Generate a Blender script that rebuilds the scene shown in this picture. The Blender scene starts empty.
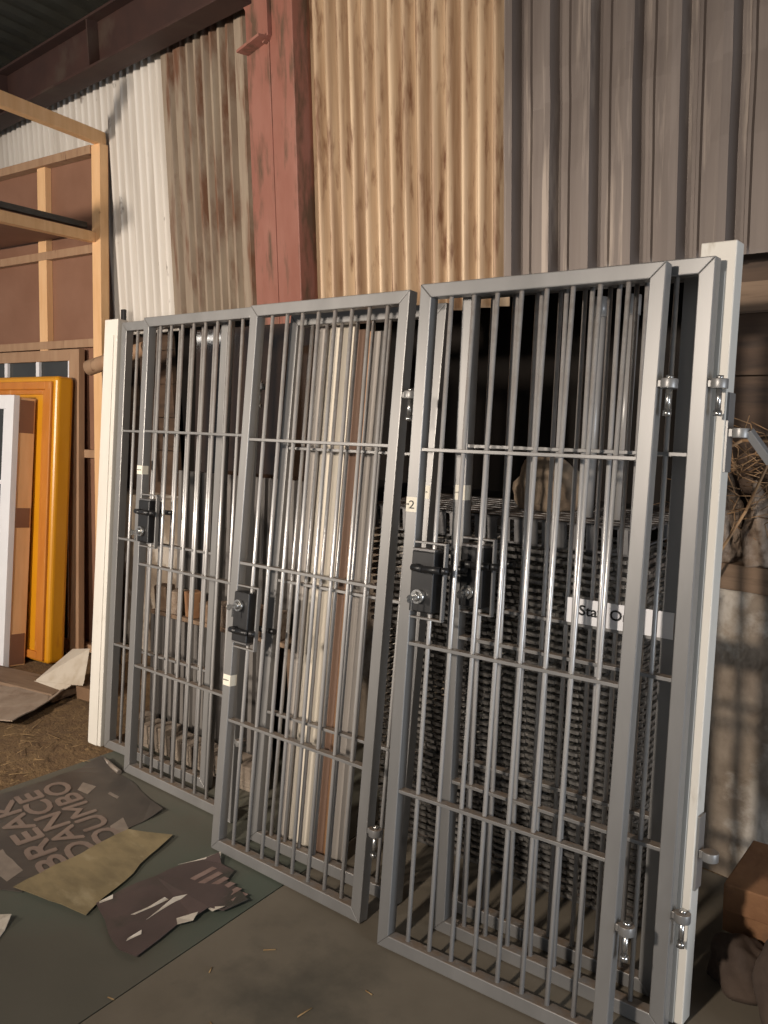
import bpy, bmesh, math, random
from mathutils import Vector, Matrix, Euler
random.seed(7)
R_ = math.radians
scene = bpy.context.scene
COL = scene.collection

# ------------------------------------------------------------------ camera
cam_data = bpy.data.cameras.new('camera')
cam_data.sensor_fit = 'HORIZONTAL'
cam_data.sensor_width = 36.0
cam_data.lens = 887.17 / 768.0 * 36.0
cam_data.clip_start = 0.02
cam = bpy.data.objects.new('camera', cam_data)
COL.objects.link(cam)
CP, CR, CY, CZ = 0.15195707750502555, -0.020039577847799944, 0.7817021849178591, 1.7203066911262437
fwd = Vector((-math.sin(CY) * math.cos(CP), math.cos(CY) * math.cos(CP), -math.sin(CP)))
rgt = Vector((math.cos(CY), math.sin(CY), 0))
upv = rgt.cross(fwd)
r2 = math.cos(CR) * rgt + math.sin(CR) * upv
u2 = -math.sin(CR) * rgt + math.cos(CR) * upv
mw = Matrix.Identity(4)
for i in range(3):
    mw[i][0] = r2[i]; mw[i][1] = u2[i]; mw[i][2] = -fwd[i]
mw[2][3] = CZ
cam.matrix_world = mw
scene.camera = cam

# ------------------------------------------------------------------ view, world, lights
scene.view_settings.view_transform = 'Standard'
scene.view_settings.look = 'None'
scene.view_settings.gamma = 1.0
scene.view_settings.use_curve_mapping = False
scene.view_settings.exposure = 0.0
world = bpy.data.worlds.new('barn_daylight')
scene.world = world
world.use_nodes = True
bg = world.node_tree.nodes['Background']
bg.inputs['Color'].default_value = (0.92, 0.95, 1.0, 1)
bg.inputs['Strength'].default_value = 0.27

def area_light(name, loc, target, sx, sy, power, color):
    ld = bpy.data.lights.new(name, 'AREA')
    ld.shape = 'RECTANGLE'; ld.size = sx; ld.size_y = sy
    ld.energy = power; ld.color = color
    o = bpy.data.objects.new(name, ld); COL.objects.link(o)
    o.location = loc
    o.rotation_euler = (Vector(target) - Vector(loc)).to_track_quat('-Z', 'Y').to_euler()
    return o
def spot_light(name, loc, target, power, color, cone, blend, radius):
    ld = bpy.data.lights.new(name, 'SPOT'); ld.energy = power; ld.color = color
    ld.spot_size = math.radians(cone); ld.spot_blend = blend; ld.shadow_soft_size = radius
    o = bpy.data.objects.new(name, ld); COL.objects.link(o); o.location = loc
    o.rotation_euler = (Vector(target) - Vector(loc)).to_track_quat('-Z', 'Y').to_euler()
    return o
spot_light('floodlight', (-1.15, -1.5, 2.45), (-1.75, 2.3, 1.70), 520, (1.0, 0.88, 0.76), 96, 0.8, 0.10)
spot_light('left_fill_spot', (-3.7, -2.0, 2.2), (-4.5, 2.6, 1.6), 800, (1.0, 0.88, 0.76), 84, 0.7, 0.16)  # added fill spot: brightens the left end and models the cladding flutes
area_light('open_doorway_daylight', (3.4, 1.6, 1.0), (-2.0, 1.6, 0.9), 1.6, 1.8, 120, (0.84, 0.91, 1.0))

# ------------------------------------------------------------------ materials
def new_mat(name):
    m = bpy.data.materials.new(name); m.use_nodes = True
    return m, m.node_tree.nodes, m.node_tree.links, m.node_tree.nodes['Principled BSDF']

def mat(name, c1, c2=None, rough=0.6, metal=0.0, scale=8.0, stretch=(1, 1, 1), lo=0.35, hi=0.65, bump=0.0, bscale=None,
        c3=None, scale3=3.0, lo3=0.55, hi3=0.7, stretch3=None, detail=6, dust=None, rough2=None):
    """two-tone noise material, optional third blotch colour, optional dust on upward faces"""
    m, N, L, P = new_mat(name)
    P.inputs['Roughness'].default_value = rough; P.inputs['Metallic'].default_value = metal
    tc = N.new('ShaderNodeTexCoord')
    def noise(s, st, d=detail):
        mp = N.new('ShaderNodeMapping'); mp.inputs['Scale'].default_value = st
        L.new(tc.outputs['Object'], mp.inputs['Vector'])
        n = N.new('ShaderNodeTexNoise'); n.inputs['Scale'].default_value = s; n.inputs['Detail'].default_value = d
        n.inputs['Roughness'].default_value = 0.6
        L.new(mp.outputs['Vector'], n.inputs['Vector'])
        return n.outputs['Fac']
    def ramp(src, a, b):
        r = N.new('ShaderNodeMapRange'); r.inputs['From Min'].default_value = a; r.inputs['From Max'].default_value = b
        L.new(src, r.inputs['Value']); return r.outputs['Result']
    def mix(fac, A, B):
        x = N.new('ShaderNodeMix'); x.data_type = 'RGBA'
        L.new(fac, x.inputs['Factor'])
        for sock, v in ((x.inputs[6], A), (x.inputs[7], B)):
            if isinstance(v, tuple): sock.default_value = (*v, 1)
            else: L.new(v, sock)
        return x.outputs[2]
    col = None
    f = noise(scale, stretch)
    if c2 is not None:
        col = mix(ramp(f, lo, hi), c1, c2)
    else:
        col = c1
    if c3 is not None:
        f3 = noise(scale3, stretch3 or stretch, 8)
        col = mix(ramp(f3, lo3, hi3), col, c3)
    if dust is not None:
        g = N.new('ShaderNodeNewGeometry'); sx = N.new('ShaderNodeSeparateXYZ')
        L.new(g.outputs['Normal'], sx.inputs[0])
        dn = noise(25, (1, 1, 1)); 
        mr = ramp(sx.outputs['Z'], 0.45, 0.9)
        mm = N.new('ShaderNodeMath'); mm.operation = 'MULTIPLY'
        L.new(mr, mm.inputs[0]); L.new(ramp(dn, 0.2, 0.6), mm.inputs[1])
        col = mix(mm.outputs[0], col, dust)
        inv = N.new('ShaderNodeMath'); inv.operation = 'MULTIPLY_ADD'
        inv.inputs[1].default_value = -metal; inv.inputs[2].default_value = metal
        L.new(mm.outputs[0], inv.inputs[0]); L.new(inv.outputs[0], P.inputs['Metallic'])
    if isinstance(col, tuple): P.inputs['Base Color'].default_value = (*col, 1)
    else: L.new(col, P.inputs['Base Color'])
    if rough2 is not None:
        mr = N.new('ShaderNodeMapRange'); mr.inputs['To Min'].default_value = rough; mr.inputs['To Max'].default_value = rough2
        L.new(f, mr.inputs['Value']); L.new(mr.outputs['Result'], P.inputs['Roughness'])
    if bump:
        fb = noise(bscale or scale * 3, stretch)
        b = N.new('ShaderNodeBump'); b.inputs['Strength'].default_value = bump; b.inputs['Distance'].default_value = 0.01
        L.new(fb, b.inputs['Height']); L.new(b.outputs['Normal'], P.inputs['Normal'])
    return m

M = {}
M['steel'] = mat('silver_steel_paint', (0.205, 0.201, 0.195), (0.250, 0.245, 0.238), rough=0.33, metal=0.40, scale=5, stretch=(1, 1, .3), rough2=0.46,
                 dust=(0.17, 0.125, 0.09))
M['bar'] = mat('bright_steel_bar', (0.46, 0.45, 0.44), (0.54, 0.53, 0.515), rough=0.25, metal=0.42, scale=6, stretch=(1, 1, .2), rough2=0.38, dust=(0.16, 0.12, 0.09))
M['darksteel'] = mat('dull_grey_steel', (0.16, 0.155, 0.155), (0.24, 0.235, 0.23), rough=0.42, metal=0.7, scale=12, dust=(0.13, 0.10, 0.08))
M['black'] = mat('black_metal', (0.007, 0.007, 0.0075), (0.012, 0.012, 0.0125), rough=0.42, scale=20)
M['chrome'] = mat('zinc_fittings', (0.55, 0.54, 0.52), (0.4, 0.39, 0.37), rough=0.25, metal=0.9, scale=40)
M['paper'] = mat('white_sticker_paper', (0.62, 0.58, 0.48), (0.70, 0.66, 0.56), rough=0.7, scale=60)
M['ink'] = mat('black_ink', (0.015, 0.015, 0.016), rough=0.7)
M['white_paint'] = mat('cream_white_paint', (0.56, 0.53, 0.47), (0.64, 0.61, 0.55), rough=0.55, scale=4, stretch=(1, 1, .3), c3=(0.40, 0.35, 0.28), scale3=14, lo3=0.62, hi3=0.75)
M['white_clad'] = mat('white_corrugated_sheet', (0.64, 0.60, 0.545), (0.44, 0.395, 0.34), rough=0.5, scale=7, stretch=(2.5, 1, .08), lo=.45, hi=.75,
                      c3=(0.10, 0.065, 0.045), scale3=9, lo3=0.64, hi3=0.72, stretch3=(1.5, 1, .5))
M['rust_clad'] = mat('weathered_brown_sheet', (0.22, 0.165, 0.12), (0.31, 0.25, 0.185), rough=0.6, metal=0.1, scale=6, stretch=(3, 1, .35),
                     c3=(0.14, 0.065, 0.035), scale3=5, lo3=0.5, hi3=0.66, stretch3=(3.5, 1, .5))
M['tan_clad'] = mat('tan_corrugated_sheet', (0.24, 0.145, 0.08), (0.54, 0.40, 0.26), rough=0.5, metal=0.15, scale=9, stretch=(2.5, 1, .07),
                    c3=(0.15, 0.07, 0.033), scale3=20, lo3=0.53, hi3=0.70, stretch3=(1.8, 1, .22))
M['grey_clad'] = mat('grey_brown_box_sheet', (0.115, 0.092, 0.080), (0.17, 0.14, 0.122), rough=0.42, metal=0.3, scale=5, stretch=(3, 1, .15),
                     c3=(0.30, 0.25, 0.21), scale3=7, lo3=0.56, hi3=0.70, stretch3=(3.2, 1, .16), rough2=.6)  # pale streaks painted in for the bright, lit sides of the ribs
M['red_steel'] = mat('red_oxide_painted_steel', (0.205, 0.075, 0.05), (0.255, 0.11, 0.08), rough=0.6, scale=4, stretch=(1.5, 1.5, .5),
                     c3=(0.095, 0.052, 0.03), scale3=7, lo3=0.49, hi3=0.64, stretch3=(2.4, 2, .5), bump=.15)
M['beam'] = mat('shaded_red_oxide_beam', (0.026, 0.009, 0.0055), (0.040, 0.0145, 0.009), rough=0.7, scale=4, c3=(.05, .03, .02), scale3=3)  # red oxide darkened so the colour carries the beam's shadow
M['roof'] = mat('dark_roof_sheet', (0.016, 0.015, 0.011), (0.026, 0.025, 0.018), rough=0.6, scale=3)
M['masonry'] = mat('limewashed_rubble_masonry', (0.30, 0.24, 0.18), (0.17, 0.13, 0.095), rough=0.9, scale=3.6, lo=.38, hi=.60,
                   c3=(0.50, 0.45, 0.385), scale3=2.6, lo3=0.52, hi3=0.60, bump=.9, bscale=12)
M['darkboard'] = mat('dark_stained_board', (0.060, 0.034, 0.020), (0.10, 0.06, 0.036), rough=0.7, scale=6, stretch=(.4, 1, 3), c3=(.03, .018, .012), scale3=4)
M['oldtimber'] = mat('old_brown_timber', (0.16, 0.10, 0.06), (0.23, 0.155, 0.10), rough=0.75, scale=7, stretch=(.3, 2, 3), c3=(.07, .04, .025), scale3=9)
M['earth'] = mat('earth_and_straw_floor', (0.105, 0.060, 0.027), (0.16, 0.098, 0.042), rough=0.95, scale=14, c3=(0.24, 0.15, 0.065), scale3=30, lo3=.58, hi3=.68, bump=1.0, bscale=50)
M['straw'] = mat('straw', (0.28, 0.18, 0.08), (0.20, 0.125, 0.055), rough=0.8, scale=20)
M['ply_green'] = mat('green_painted_floor_sheet', (0.078, 0.073, 0.056), (0.098, 0.089, 0.068), rough=0.5, scale=2.2, c3=(0.068, 0.080, 0.061), scale3=1.1, lo3=.46, hi3=.62, bump=.08, bscale=9, rough2=.7)
M['ply_brown'] = mat('worn_brown_floor_sheet', (0.112, 0.094, 0.069), (0.138, 0.116, 0.086), rough=0.55, scale=3, c3=(0.066, 0.058, 0.044), scale3=2.4, lo3=.5, hi3=.68, bump=.1, bscale=14, rough2=.75)
M['pine'] = mat('new_pine', (0.68, 0.40, 0.19), (0.76, 0.48, 0.25), rough=0.6, scale=6, stretch=(3, 3, .4), c3=(0.36, 0.17, 0.065), scale3=10, lo3=.68, hi3=.76, stretch3=(1, 1, 1))
M['pine_dark'] = mat('aged_pine', (0.30, 0.175, 0.10), (0.37, 0.235, 0.14), rough=0.7, scale=6, stretch=(3, 3, .4), c3=(0.15, 0.075, 0.04), scale3=7, lo3=.62, hi3=.72)
M['hardboard'] = mat('reddish_hardboard', (0.20, 0.095, 0.055), (0.235, 0.118, 0.072), rough=0.7, scale=3)
M['yellow'] = mat('amber_yellow_gloss', (0.60, 0.255, 0.008), (0.66, 0.30, 0.012), rough=0.33, scale=4, stretch=(2, 2, .5), c3=(0.46, 0.15, 0.012), scale3=6, lo3=.6, hi3=.75)
M['orange'] = mat('orange_brown_moulding', (0.48, 0.16, 0.022), (0.54, 0.20, 0.03), rough=0.4, scale=8, stretch=(2, 2, .4), c3=(0.62, 0.30, 0.12), scale3=11, lo3=.66, hi3=.74)
M['white_gloss'] = mat('white_upvc', (0.74, 0.74, 0.76), (0.80, 0.80, 0.82), rough=0.4, scale=4)
M['glass'] = mat('dark_window_glass', (0.030, 0.032, 0.032), (0.045, 0.047, 0.045), rough=0.12, scale=2)
M['acrylic'] = mat('dark_glossy_panel', (0.020, 0.012, 0.008), (0.03, 0.018, 0.012), rough=0.06, scale=1.5)
M['rubber'] = mat('black_rubber', (0.015, 0.014, 0.014), (0.028, 0.026, 0.026), rough=0.5, scale=14, stretch=(1, 1, 1))
M['foam'] = mat('dirty_white_board', (0.50, 0.44, 0.36), (0.38, 0.31, 0.23), rough=0.85, scale=9, lo=.45, hi=.7)
M['card'] = mat('grey_cardboard', (0.33, 0.26, 0.20), (0.25, 0.185, 0.135), rough=0.85, scale=9, c3=(.17, .11, .07), scale3=7)
M['cardbrown'] = mat('brown_cardboard', (0.20, 0.115, 0.06), (0.15, 0.085, 0.045), rough=0.85, scale=9)
M['plank_cream'] = mat('cream_painted_plank', (0.55, 0.50, 0.42), (0.46, 0.41, 0.33), rough=0.6, scale=4, stretch=(3, 3, .3), c3=(.34, .25, .16), scale3=9, lo3=.64, hi3=.74)
M['plank_grey'] = mat('grey_plank', (0.24, 0.215, 0.19), (0.31, 0.28, 0.25), rough=0.6, scale=4, stretch=(3, 3, .3))
M['plank_brown'] = mat('orange_brown_plank', (0.33, 0.17, 0.075), (0.25, 0.125, 0.06), rough=0.6, scale=5, stretch=(3, 3, .3))
M['plank_dark'] = mat('dark_brown_plank', (0.13, 0.075, 0.05), (0.17, 0.10, 0.065), rough=0.6, scale=5, stretch=(3, 3, .3))
M['rib_grey'] = mat('grey_ribbed_steel', (0.14, 0.128, 0.118), (0.20, 0.185, 0.17), rough=0.55, metal=.3, scale=5, stretch=(1, 1, .4), dust=(.12, .085, .06))
M['block'] = mat('dusty_concrete_block', (0.16, 0.125, 0.095), (0.22, 0.18, 0.14), rough=0.9, scale=12, bump=.5)
M['brick'] = mat('orange_brown_block', (0.22, 0.105, 0.048), (0.29, 0.15, 0.07), rough=0.85, scale=9, c3=(.15, .08, .045), scale3=6, bump=.4)
M['sack'] = mat('pale_sacking', (0.26, 0.20, 0.14), (0.20, 0.145, 0.10), rough=0.9, scale=12, bump=.5)
M['darkcloth'] = mat('dark_brown_cloth', (0.05, 0.033, 0.024), (0.085, 0.058, 0.042), rough=0.85, scale=8, bump=.4)
M['pipe'] = mat('grey_plastic_pipe', (0.24, 0.225, 0.21), (0.28, 0.265, 0.25), rough=0.3, scale=4)
M['rubble'] = mat('crumbling_rubble', (0.20, 0.14, 0.095), (0.30, 0.24, 0.19), rough=0.95, scale=25, c3=(.10, .06, .04), scale3=18, bump=1.0, bscale=60)
M['twig'] = mat('dry_twig', (0.36, 0.22, 0.11), (0.26, 0.15, 0.075), rough=0.8, scale=20)
M['poster_dark'] = mat('dark_printed_paper', (0.048, 0.040, 0.034), (0.075, 0.062, 0.05), rough=0.42, scale=6, rough2=.6)
M['poster_print'] = mat('faded_poster_print', (0.16, 0.118, 0.095), (0.20, 0.15, 0.12), rough=0.5, scale=5, c3=(.11, .08, .065), scale3=8)
M['poster_pale'] = mat('pale_poster_patch', (0.22, 0.18, 0.145), (0.16, 0.13, 0.105), rough=0.5, scale=14)
M['tan_paper'] = mat('stained_tan_sheet', (0.215, 0.165, 0.085), (0.15, 0.115, 0.06), rough=0.75, scale=6, stretch=(1, 2.2, 1), lo=.42, hi=.64, c3=(.28, .225, .13), scale3=5, lo3=.55, hi3=.7)
M['purple_paper'] = mat('purple_brown_torn_poster', (0.062, 0.044, 0.040), (0.088, 0.060, 0.054), rough=0.5, scale=5, c3=(0.045, 0.040, 0.032), scale3=4, lo3=.5, hi3=.6)
M['torn_white'] = mat('torn_white_paper_edge', (0.46, 0.41, 0.34), (0.36, 0.31, 0.25), rough=0.8, scale=30)
M['pinkprint'] = mat('faded_pink_print', (0.23, 0.16, 0.135), (0.17, 0.11, 0.09), rough=0.6, scale=20)

M['void'] = mat('shade_dark_lining', (0.012, 0.009, 0.007), (0.02, 0.014, 0.010), rough=0.9, scale=3)  # near-black colour stands in for the deep shade of the recess
M['edge'] = mat('worn_grating_edge', (0.42, 0.40, 0.37), (0.10, 0.093, 0.085), rough=0.28, metal=0.75, scale=30, lo=.4, hi=.6)

# ------------------------------------------------------------------ mesh helpers
class MB:
    def __init__(s): s.bm = bmesh.new()
    def quadbox(s, c):                     # 8 corners: bottom 4 ccw, top 4 ccw
        v = [s.bm.verts.new(p) for p in c]
        for f in ((3, 2, 1, 0), (4, 5, 6, 7), (0, 1, 5, 4), (1, 2, 6, 5), (2, 3, 7, 6), (3, 0, 4, 7)):
            s.bm.faces.new([v[i] for i in f])
        return s
    def box(s, a, b):
        (x0, y0, z0), (x1, y1, z1) = a, b
        return s.quadbox([(x0, y0, z0), (x1, y0, z0), (x1, y1, z0), (x0, y1, z0), (x0, y0, z1), (x1, y0, z1), (x1, y1, z1), (x0, y1, z1)])
    def obox(s, o, ex, ey, ez):            # origin corner and three edge vectors
        o, ex, ey, ez = map(Vector, (o, ex, ey, ez))
        return s.quadbox([o, o + ex, o + ex + ey, o + ey, o + ez, o + ex + ez, o + ex + ey + ez, o + ey + ez])
    def prism(s, pts, d):                  # planar polygon extruded along d
        d = Vector(d); a = [s.bm.verts.new(p) for p in pts]; b = [s.bm.verts.new(Vector(p) + d) for p in pts]
        s.bm.faces.new(a[::-1]); s.bm.faces.new(b); n = len(pts)
        for i in range(n): s.bm.faces.new([a[i], a[(i + 1) % n], b[(i + 1) % n], b[i]])
        return s
    def cyl(s, p, q, r, seg=12, r1=None):
        p, q = Vector(p), Vector(q); d = (q - p).normalized()
        a = d.orthogonal().normalized(); b = d.cross(a); r1 = r if r1 is None else r1
        A = []; B = []
        for i in range(seg):
            t = 2 * math.pi * i / seg; w = a * math.cos(t) + b * math.sin(t)
            A.append(s.bm.verts.new(p + w * r)); B.append(s.bm.verts.new(q + w * r1))
        s.bm.faces.new(A[::-1]); s.bm.faces.new(B)
        for i in range(seg):
            f = s.bm.faces.new([A[i], A[(i + 1) % seg], B[(i + 1) % seg], B[i]]); f.smooth = True
        return s
    def tube(s, pts, r, seg=8):
        for i in range(len(pts) - 1): s.cyl(pts[i], pts[i + 1], r, seg)
        return s
    def mesh(s, name, m):
        bmesh.ops.recalc_face_normals(s.bm, faces=s.bm.faces[:])
        me = bpy.data.meshes.new(name); s.bm.to_mesh(me); s.bm.free()
        me.materials.append(M[m] if isinstance(m, str) else m)
        return me

def link(name, me, parent=None, bevel=0.0, seg=2):
    o = bpy.data.objects.new(name, me); COL.objects.link(o)
    if parent is not None: o.parent = parent
    if bevel:
        b = o.modifiers.new('bevel', 'BEVEL'); b.width = bevel; b.segments = seg; b.limit_method = 'ANGLE'; b.angle_limit = R_(40)
    return o
def part(name, mb, m, parent=None, bevel=0.0, seg=2, label=None):
    o = link(name, mb.mesh(name, m), parent, bevel, seg)
    if label: o['label'] = label
    return o
def tag(o, label, cat, group=None, kind=None):
    o['label'] = label; o['category'] = cat
    if group: o['group'] = group
    if kind: o['kind'] = kind
    return o
def thing(name, label, cat, loc=(0, 0, 0), rot=(0, 0, 0), group=None):
    o = bpy.data.objects.new(name, None); o.empty_display_size = 0.1; COL.objects.link(o)
    o.location = loc; o.rotation_euler = rot
    return tag(o, label, cat, group)
def struct(name, mb, m, label=None):
    o = part(name, mb, m); o['kind'] = 'structure'
    if label: o['label'] = label
    return o
def lean_rot(yaw, lean):                    # local x along the face, y into the wall, z up the face
    return (Matrix.Rotation(yaw, 3, 'Z') @ Matrix.Rotation(-lean, 3, 'X')).to_euler()
def text_mesh(name, s, w, h, m, depth=0.0012, offset=0.0):
    """mesh of lettering fitted into w x h, lying in local xy, extruded along z"""
    cu = bpy.data.curves.new(name, 'FONT'); cu.body = s; cu.extrude = 0 if offset else depth / 2; cu.size = 1
    cu.resolution_u = 3
    t = bpy.data.objects.new('lettering', cu); COL.objects.link(t)
    dg = bpy.context.evaluated_depsgraph_get(); dg.update()
    me = bpy.data.meshes.new_from_object(t.evaluated_get(dg))
    bpy.data.objects.remove(t)
    xs = [v.co.x for v in me.vertices]; ys = [v.co.y for v in me.vertices]
    x0, x1, y0, y1 = min(xs), max(xs), min(ys), max(ys)
    for v in me.vertices:
        v.co.x = (v.co.x - x0) / (x1 - x0) * w; v.co.y = (v.co.y - y0) / (y1 - y0) * h
    if offset:
        bm = bmesh.new(); bm.from_mesh(me); base = bm.verts[:] + bm.edges[:] + bm.faces[:]
        for q, (dx, dy) in enumerate(((offset, 0), (-offset, 0), (0, offset), (0, -offset))):
            d = bmesh.ops.duplicate(bm, geom=base)
            bmesh.ops.translate(bm, vec=(dx, dy, .0005 * (q + 1)), verts=[g for g in d['geom'] if isinstance(g, bmesh.types.BMVert)])
        bm.to_mesh(me); bm.free()
    me.materials.clear(); me.materials.append(M[m])
    return me

# ------------------------------------------------------------------ setting: floor, wall, roof
YW = 2.85
def grid_floor(name, poly, z, m, th=0.012, label=None):
    mb = MB(); mb.prism([(x, y, z - th) for x, y in poly], (0, 0, th))
    return struct(name, mb, m, label)
bmf = bmesh.new()
bmesh.ops.create_grid(bmf, x_segments=110, y_segments=90, size=0.5)
for v in bmf.verts:
    v.co.x = -8.5 + (v.co.x + .5) * 11.5; v.co.y = -4.0 + (v.co.y + .5) * 6.95
    lift = 0.022 if v.co.x < -3.85 else 0.0
    v.co.z = -0.030 + lift * (0.4 + random.random() * 0.7)
for f in bmf.faces: f.smooth = True
me = bpy.data.meshes.new('floor'); bmf.to_mesh(me); bmf.free(); me.materials.append(M['earth'])
fl = link('floor', me); fl['kind'] = 'structure'
grid_floor('floor', [(-3.65, -4), (-1.45, -4), (-2.40, 2.80), (-3.72, 2.80)], 0.0, 'ply_green', .012, 'green painted sheet flooring')
grid_floor('floor', [(-1.446, -4), (2.9, -4), (2.9, 2.80), (-2.394, 2.80)], 0.0, 'ply_brown', .012, 'worn grey-brown sheet flooring')

# corrugated / box profile cladding: profile in (x, depth) swept up z
def cladding(name, x0, x1, z0, z1, kind, m, ybase, label, dent=False):
    prof = []
    x = x0
    if kind == 'wave':
        pitch, amp, n = 0.078, 0.024, 14
        k = 0
        while x < x1:
            prof.append((x, ybase - amp * math.cos(2 * math.pi * k / n))); x += pitch / n; k += 1
    elif kind == 'narrow':
        while x < x1:
            p = random.choice((0.07, 0.07, 0.12))
            for fx, d in ((0, 0), (.012, 0), (.024, -.034), (p - .012 - .018, -.034), (p - .018, 0)):
                prof.append((x + fx, ybase + d))
            x += p
    else:                                   # wide pans with standing trapezoid ribs
        while x < x1:
            for fx, d in ((0, 0), (.052, 0), (.060, -.050), (.088, -.050), (.096, 0), (.125, 0), (.130,-.008), (.140,-.008), (.145, 0)):
                prof.append((x + fx, ybase + d))
            x += .165
    bm = bmesh.new(); rows = 14; R = []
    for j in range(rows + 1):
        z = z0 + (z1 - z0) * j / rows; row = []
        for (px, py) in prof:
            dy = 0.0
            if dent and abs(z - 2.62) < 0.10:
                dy = 0.012 * math.sin(px * 9) * (1 - abs(z - 2.62) / 0.10)
            row.append(bm.verts.new((px, py + dy + 0.002 * math.sin(px * 5 + z * 2), z)))
        R.append(row)
    for j in range(rows):
        for i in range(len(prof) - 1):
            f = bm.faces.new([R[j][i], R[j][i + 1], R[j + 1][i + 1], R[j + 1][i]]); f.smooth = (kind == 'wave')
    me = bpy.data.meshes.new(name); bm.to_mesh(me); bm.free(); me.materials.append(M[m])
    return me
wall = bpy.data.objects.new('wall_back', None); COL.objects.link(wall); wall['kind'] = 'structure'; wall.location = (0, YW, 0)
def wpart(name, me, label):
    o = link(name, me, wall); o['label'] = label
    return o
def clad(*a, **k):
    o = wpart('cladding_sheet', cladding('cladding_sheet', *a, **k), a[6] if len(a) > 6 else k['label'])
    s = o.modifiers.new('solid', 'SOLIDIFY'); s.thickness = 0.0012; s.offset = 1
    return o
clad(-8.4, -4.40, 2.0, 3.75, 'wave', 'white_clad', 0.0, 'white corrugated cladding sheet')
clad(-4.44, -3.30, 2.05, 3.75, 'narrow', 'rust_clad', -0.006, 'weathered brown ribbed cladding sheet')
clad(-3.27, -2.60, 1.98, 3.75, 'wave', 'tan_clad', 0.0, 'rust-stained tan corrugated cladding sheet')
clad(-2.64, -2.13, 1.98, 3.75, 'wave', 'tan_clad', -0.006, 'rust-stained tan corrugated cladding sheet')
clad(-2.165, 2.9, 2.075, 3.75, 'pan', 'grey_clad', 0.0, 'grey-brown box-profile cladding sheet', dent=True)
# masonry dwarf wall with a rough face
def masonry(x0, x1, z1):
    bm = bmesh.new(); nx, nz = int((x1 - x0) / .05), 20; R = []
    for j in range(nz + 1):
        R.append([bm.verts.new((x0 + (x1 - x0) * i / nx, random.uniform(-.012, .012), -.03 + (z1 + .03) * j / nz)) for i in range(nx + 1)])
    T = [bm.verts.new((v.co.x, .3, z1 + random.uniform(-.01, .01))) for v in R[-1]]
    R.append(T)
    for j in range(len(R) - 1):
        for i in range(nx):
            f = bm.faces.new([R[j][i], R[j][i + 1], R[j + 1][i + 1], R[j + 1][i]]); f.smooth = True
    me = bpy.data.meshes.new('masonry'); bm.to_mesh(me); bm.free(); me.materials.append(M['masonry'])
    return me
wpart('masonry', masonry(-8.4, 2.9, 1.0), 'limewashed rubble masonry base')
b = MB(); b.box((-1.36, -.02, 1.0), (2.9, .12, 1.085)); wpart('wall_plate', b.mesh('wall_plate', 'oldtimber'), 'brown timber plate on the masonry')
for nm, xa, xb in (('boarding', -1.36, 2.9), ('boarding', -8.4, -4.75)):
    b = MB()
    for k in range(5): b.box((xa, .13 + .004 * (k % 2), 1.085 + k * .205), (xb, .16, 1.085 + k * .205 + .2))
    b.box((xa, .165, 1.0), (xb, .19, 3.8)); wpart(nm, b.mesh(nm, 'darkboard'), 'dark brown boarding')
b = MB(); b.box((-1.36, -.01, 1.90), (2.9, .10, 1.99)); wpart('rail', b.mesh('rail', 'oldtimber'), 'old timber rail under the grey cladding')
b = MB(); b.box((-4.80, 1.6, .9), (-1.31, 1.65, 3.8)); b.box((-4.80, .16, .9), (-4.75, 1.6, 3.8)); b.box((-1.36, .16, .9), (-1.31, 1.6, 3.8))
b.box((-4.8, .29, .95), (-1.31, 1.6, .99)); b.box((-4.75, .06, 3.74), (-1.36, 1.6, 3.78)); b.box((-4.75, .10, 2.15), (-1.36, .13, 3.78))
wpart('recess_lining', b.mesh('recess_lining', 'void'), 'recess behind the gates, its shade painted dark')

# roof: corrugated sheet falling to the eaves
bm = bmesh.new(); A = []; B = []
x = -9.0; k = 0
while x < 3.2:
    d = (0, 0, .03, .03)[k % 4]
    A.append(bm.verts.new((x, 2.98, 3.80 + d))); B.append(bm.verts.new((x, -4.2, 3.80 + .2 * 7.18 + d)))
    x += (.06, .03, .06, .03)[k % 4]; k += 1
for i in range(len(A) - 1): bm.faces.new([A[i], A[i + 1], B[i + 1], B[i]])
me = bpy.data.meshes.new('ceiling'); bm.to_mesh(me); bm.free(); me.materials.append(M['roof'])
o = link('ceiling', me); o['kind'] = 'structure'

# eaves beam (I section lying along the wall) and the column
beam = thing('eaves_beam', 'red steel beam, shade in its colour, running along the top of the cladding under the roof', 'beam', (-5.8, 2.66, 3.43))
b = MB()
b.box((-3.2, -.075, 0), (2.3, .075, .014)); b.box((-3.2, -.005, .014), (2.3, .005, .256)); b.box((-3.2, -.075, .256), (2.3, .075, .27))
part('flange_and_web', b, 'beam', beam, .002)
b = MB()
for s in range(5): b.box((-2.6 + s * 1.2, -.07, .014), (-2.588 + s * 1.2, -.005, .256))
part('stiffener', b, 'beam', beam)
colm = thing('steel_column', 'red oxide painted steel column standing between brown and tan cladding', 'column', (-3.41, 2.80, 0))
b = MB(); b.box((-.175, -.05, 0), (-.005, .05, 3.78)); part('channel', b, 'red_steel', colm, .004)
b = MB(); b.box((.0, -.05, 0), (.165, .055, 3.78)); part('channel', b, 'red_steel', colm, .004)
b = MB(); b.box((-.006, -.053, .1), (.001, -.04, 2.9)); part('weld_seam', b, 'red_steel', colm)
br = MB()
br.prism([(-.175, -.075, 3.46), (-.02, -.075, 3.24), (.02, -.075, 3.27), (.02, -.075, 3.75), (-.175, -.075, 3.75)], (0, .024, 0))
part('gusset', br, 'red_steel', colm, .002)
br = MB(); br.obox((-.16, -.12, 3.225), (.17, 0, .03), (0, .07, 0), (0, 0, .012)); part('bracket_plate', br, 'red_steel', colm)

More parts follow.
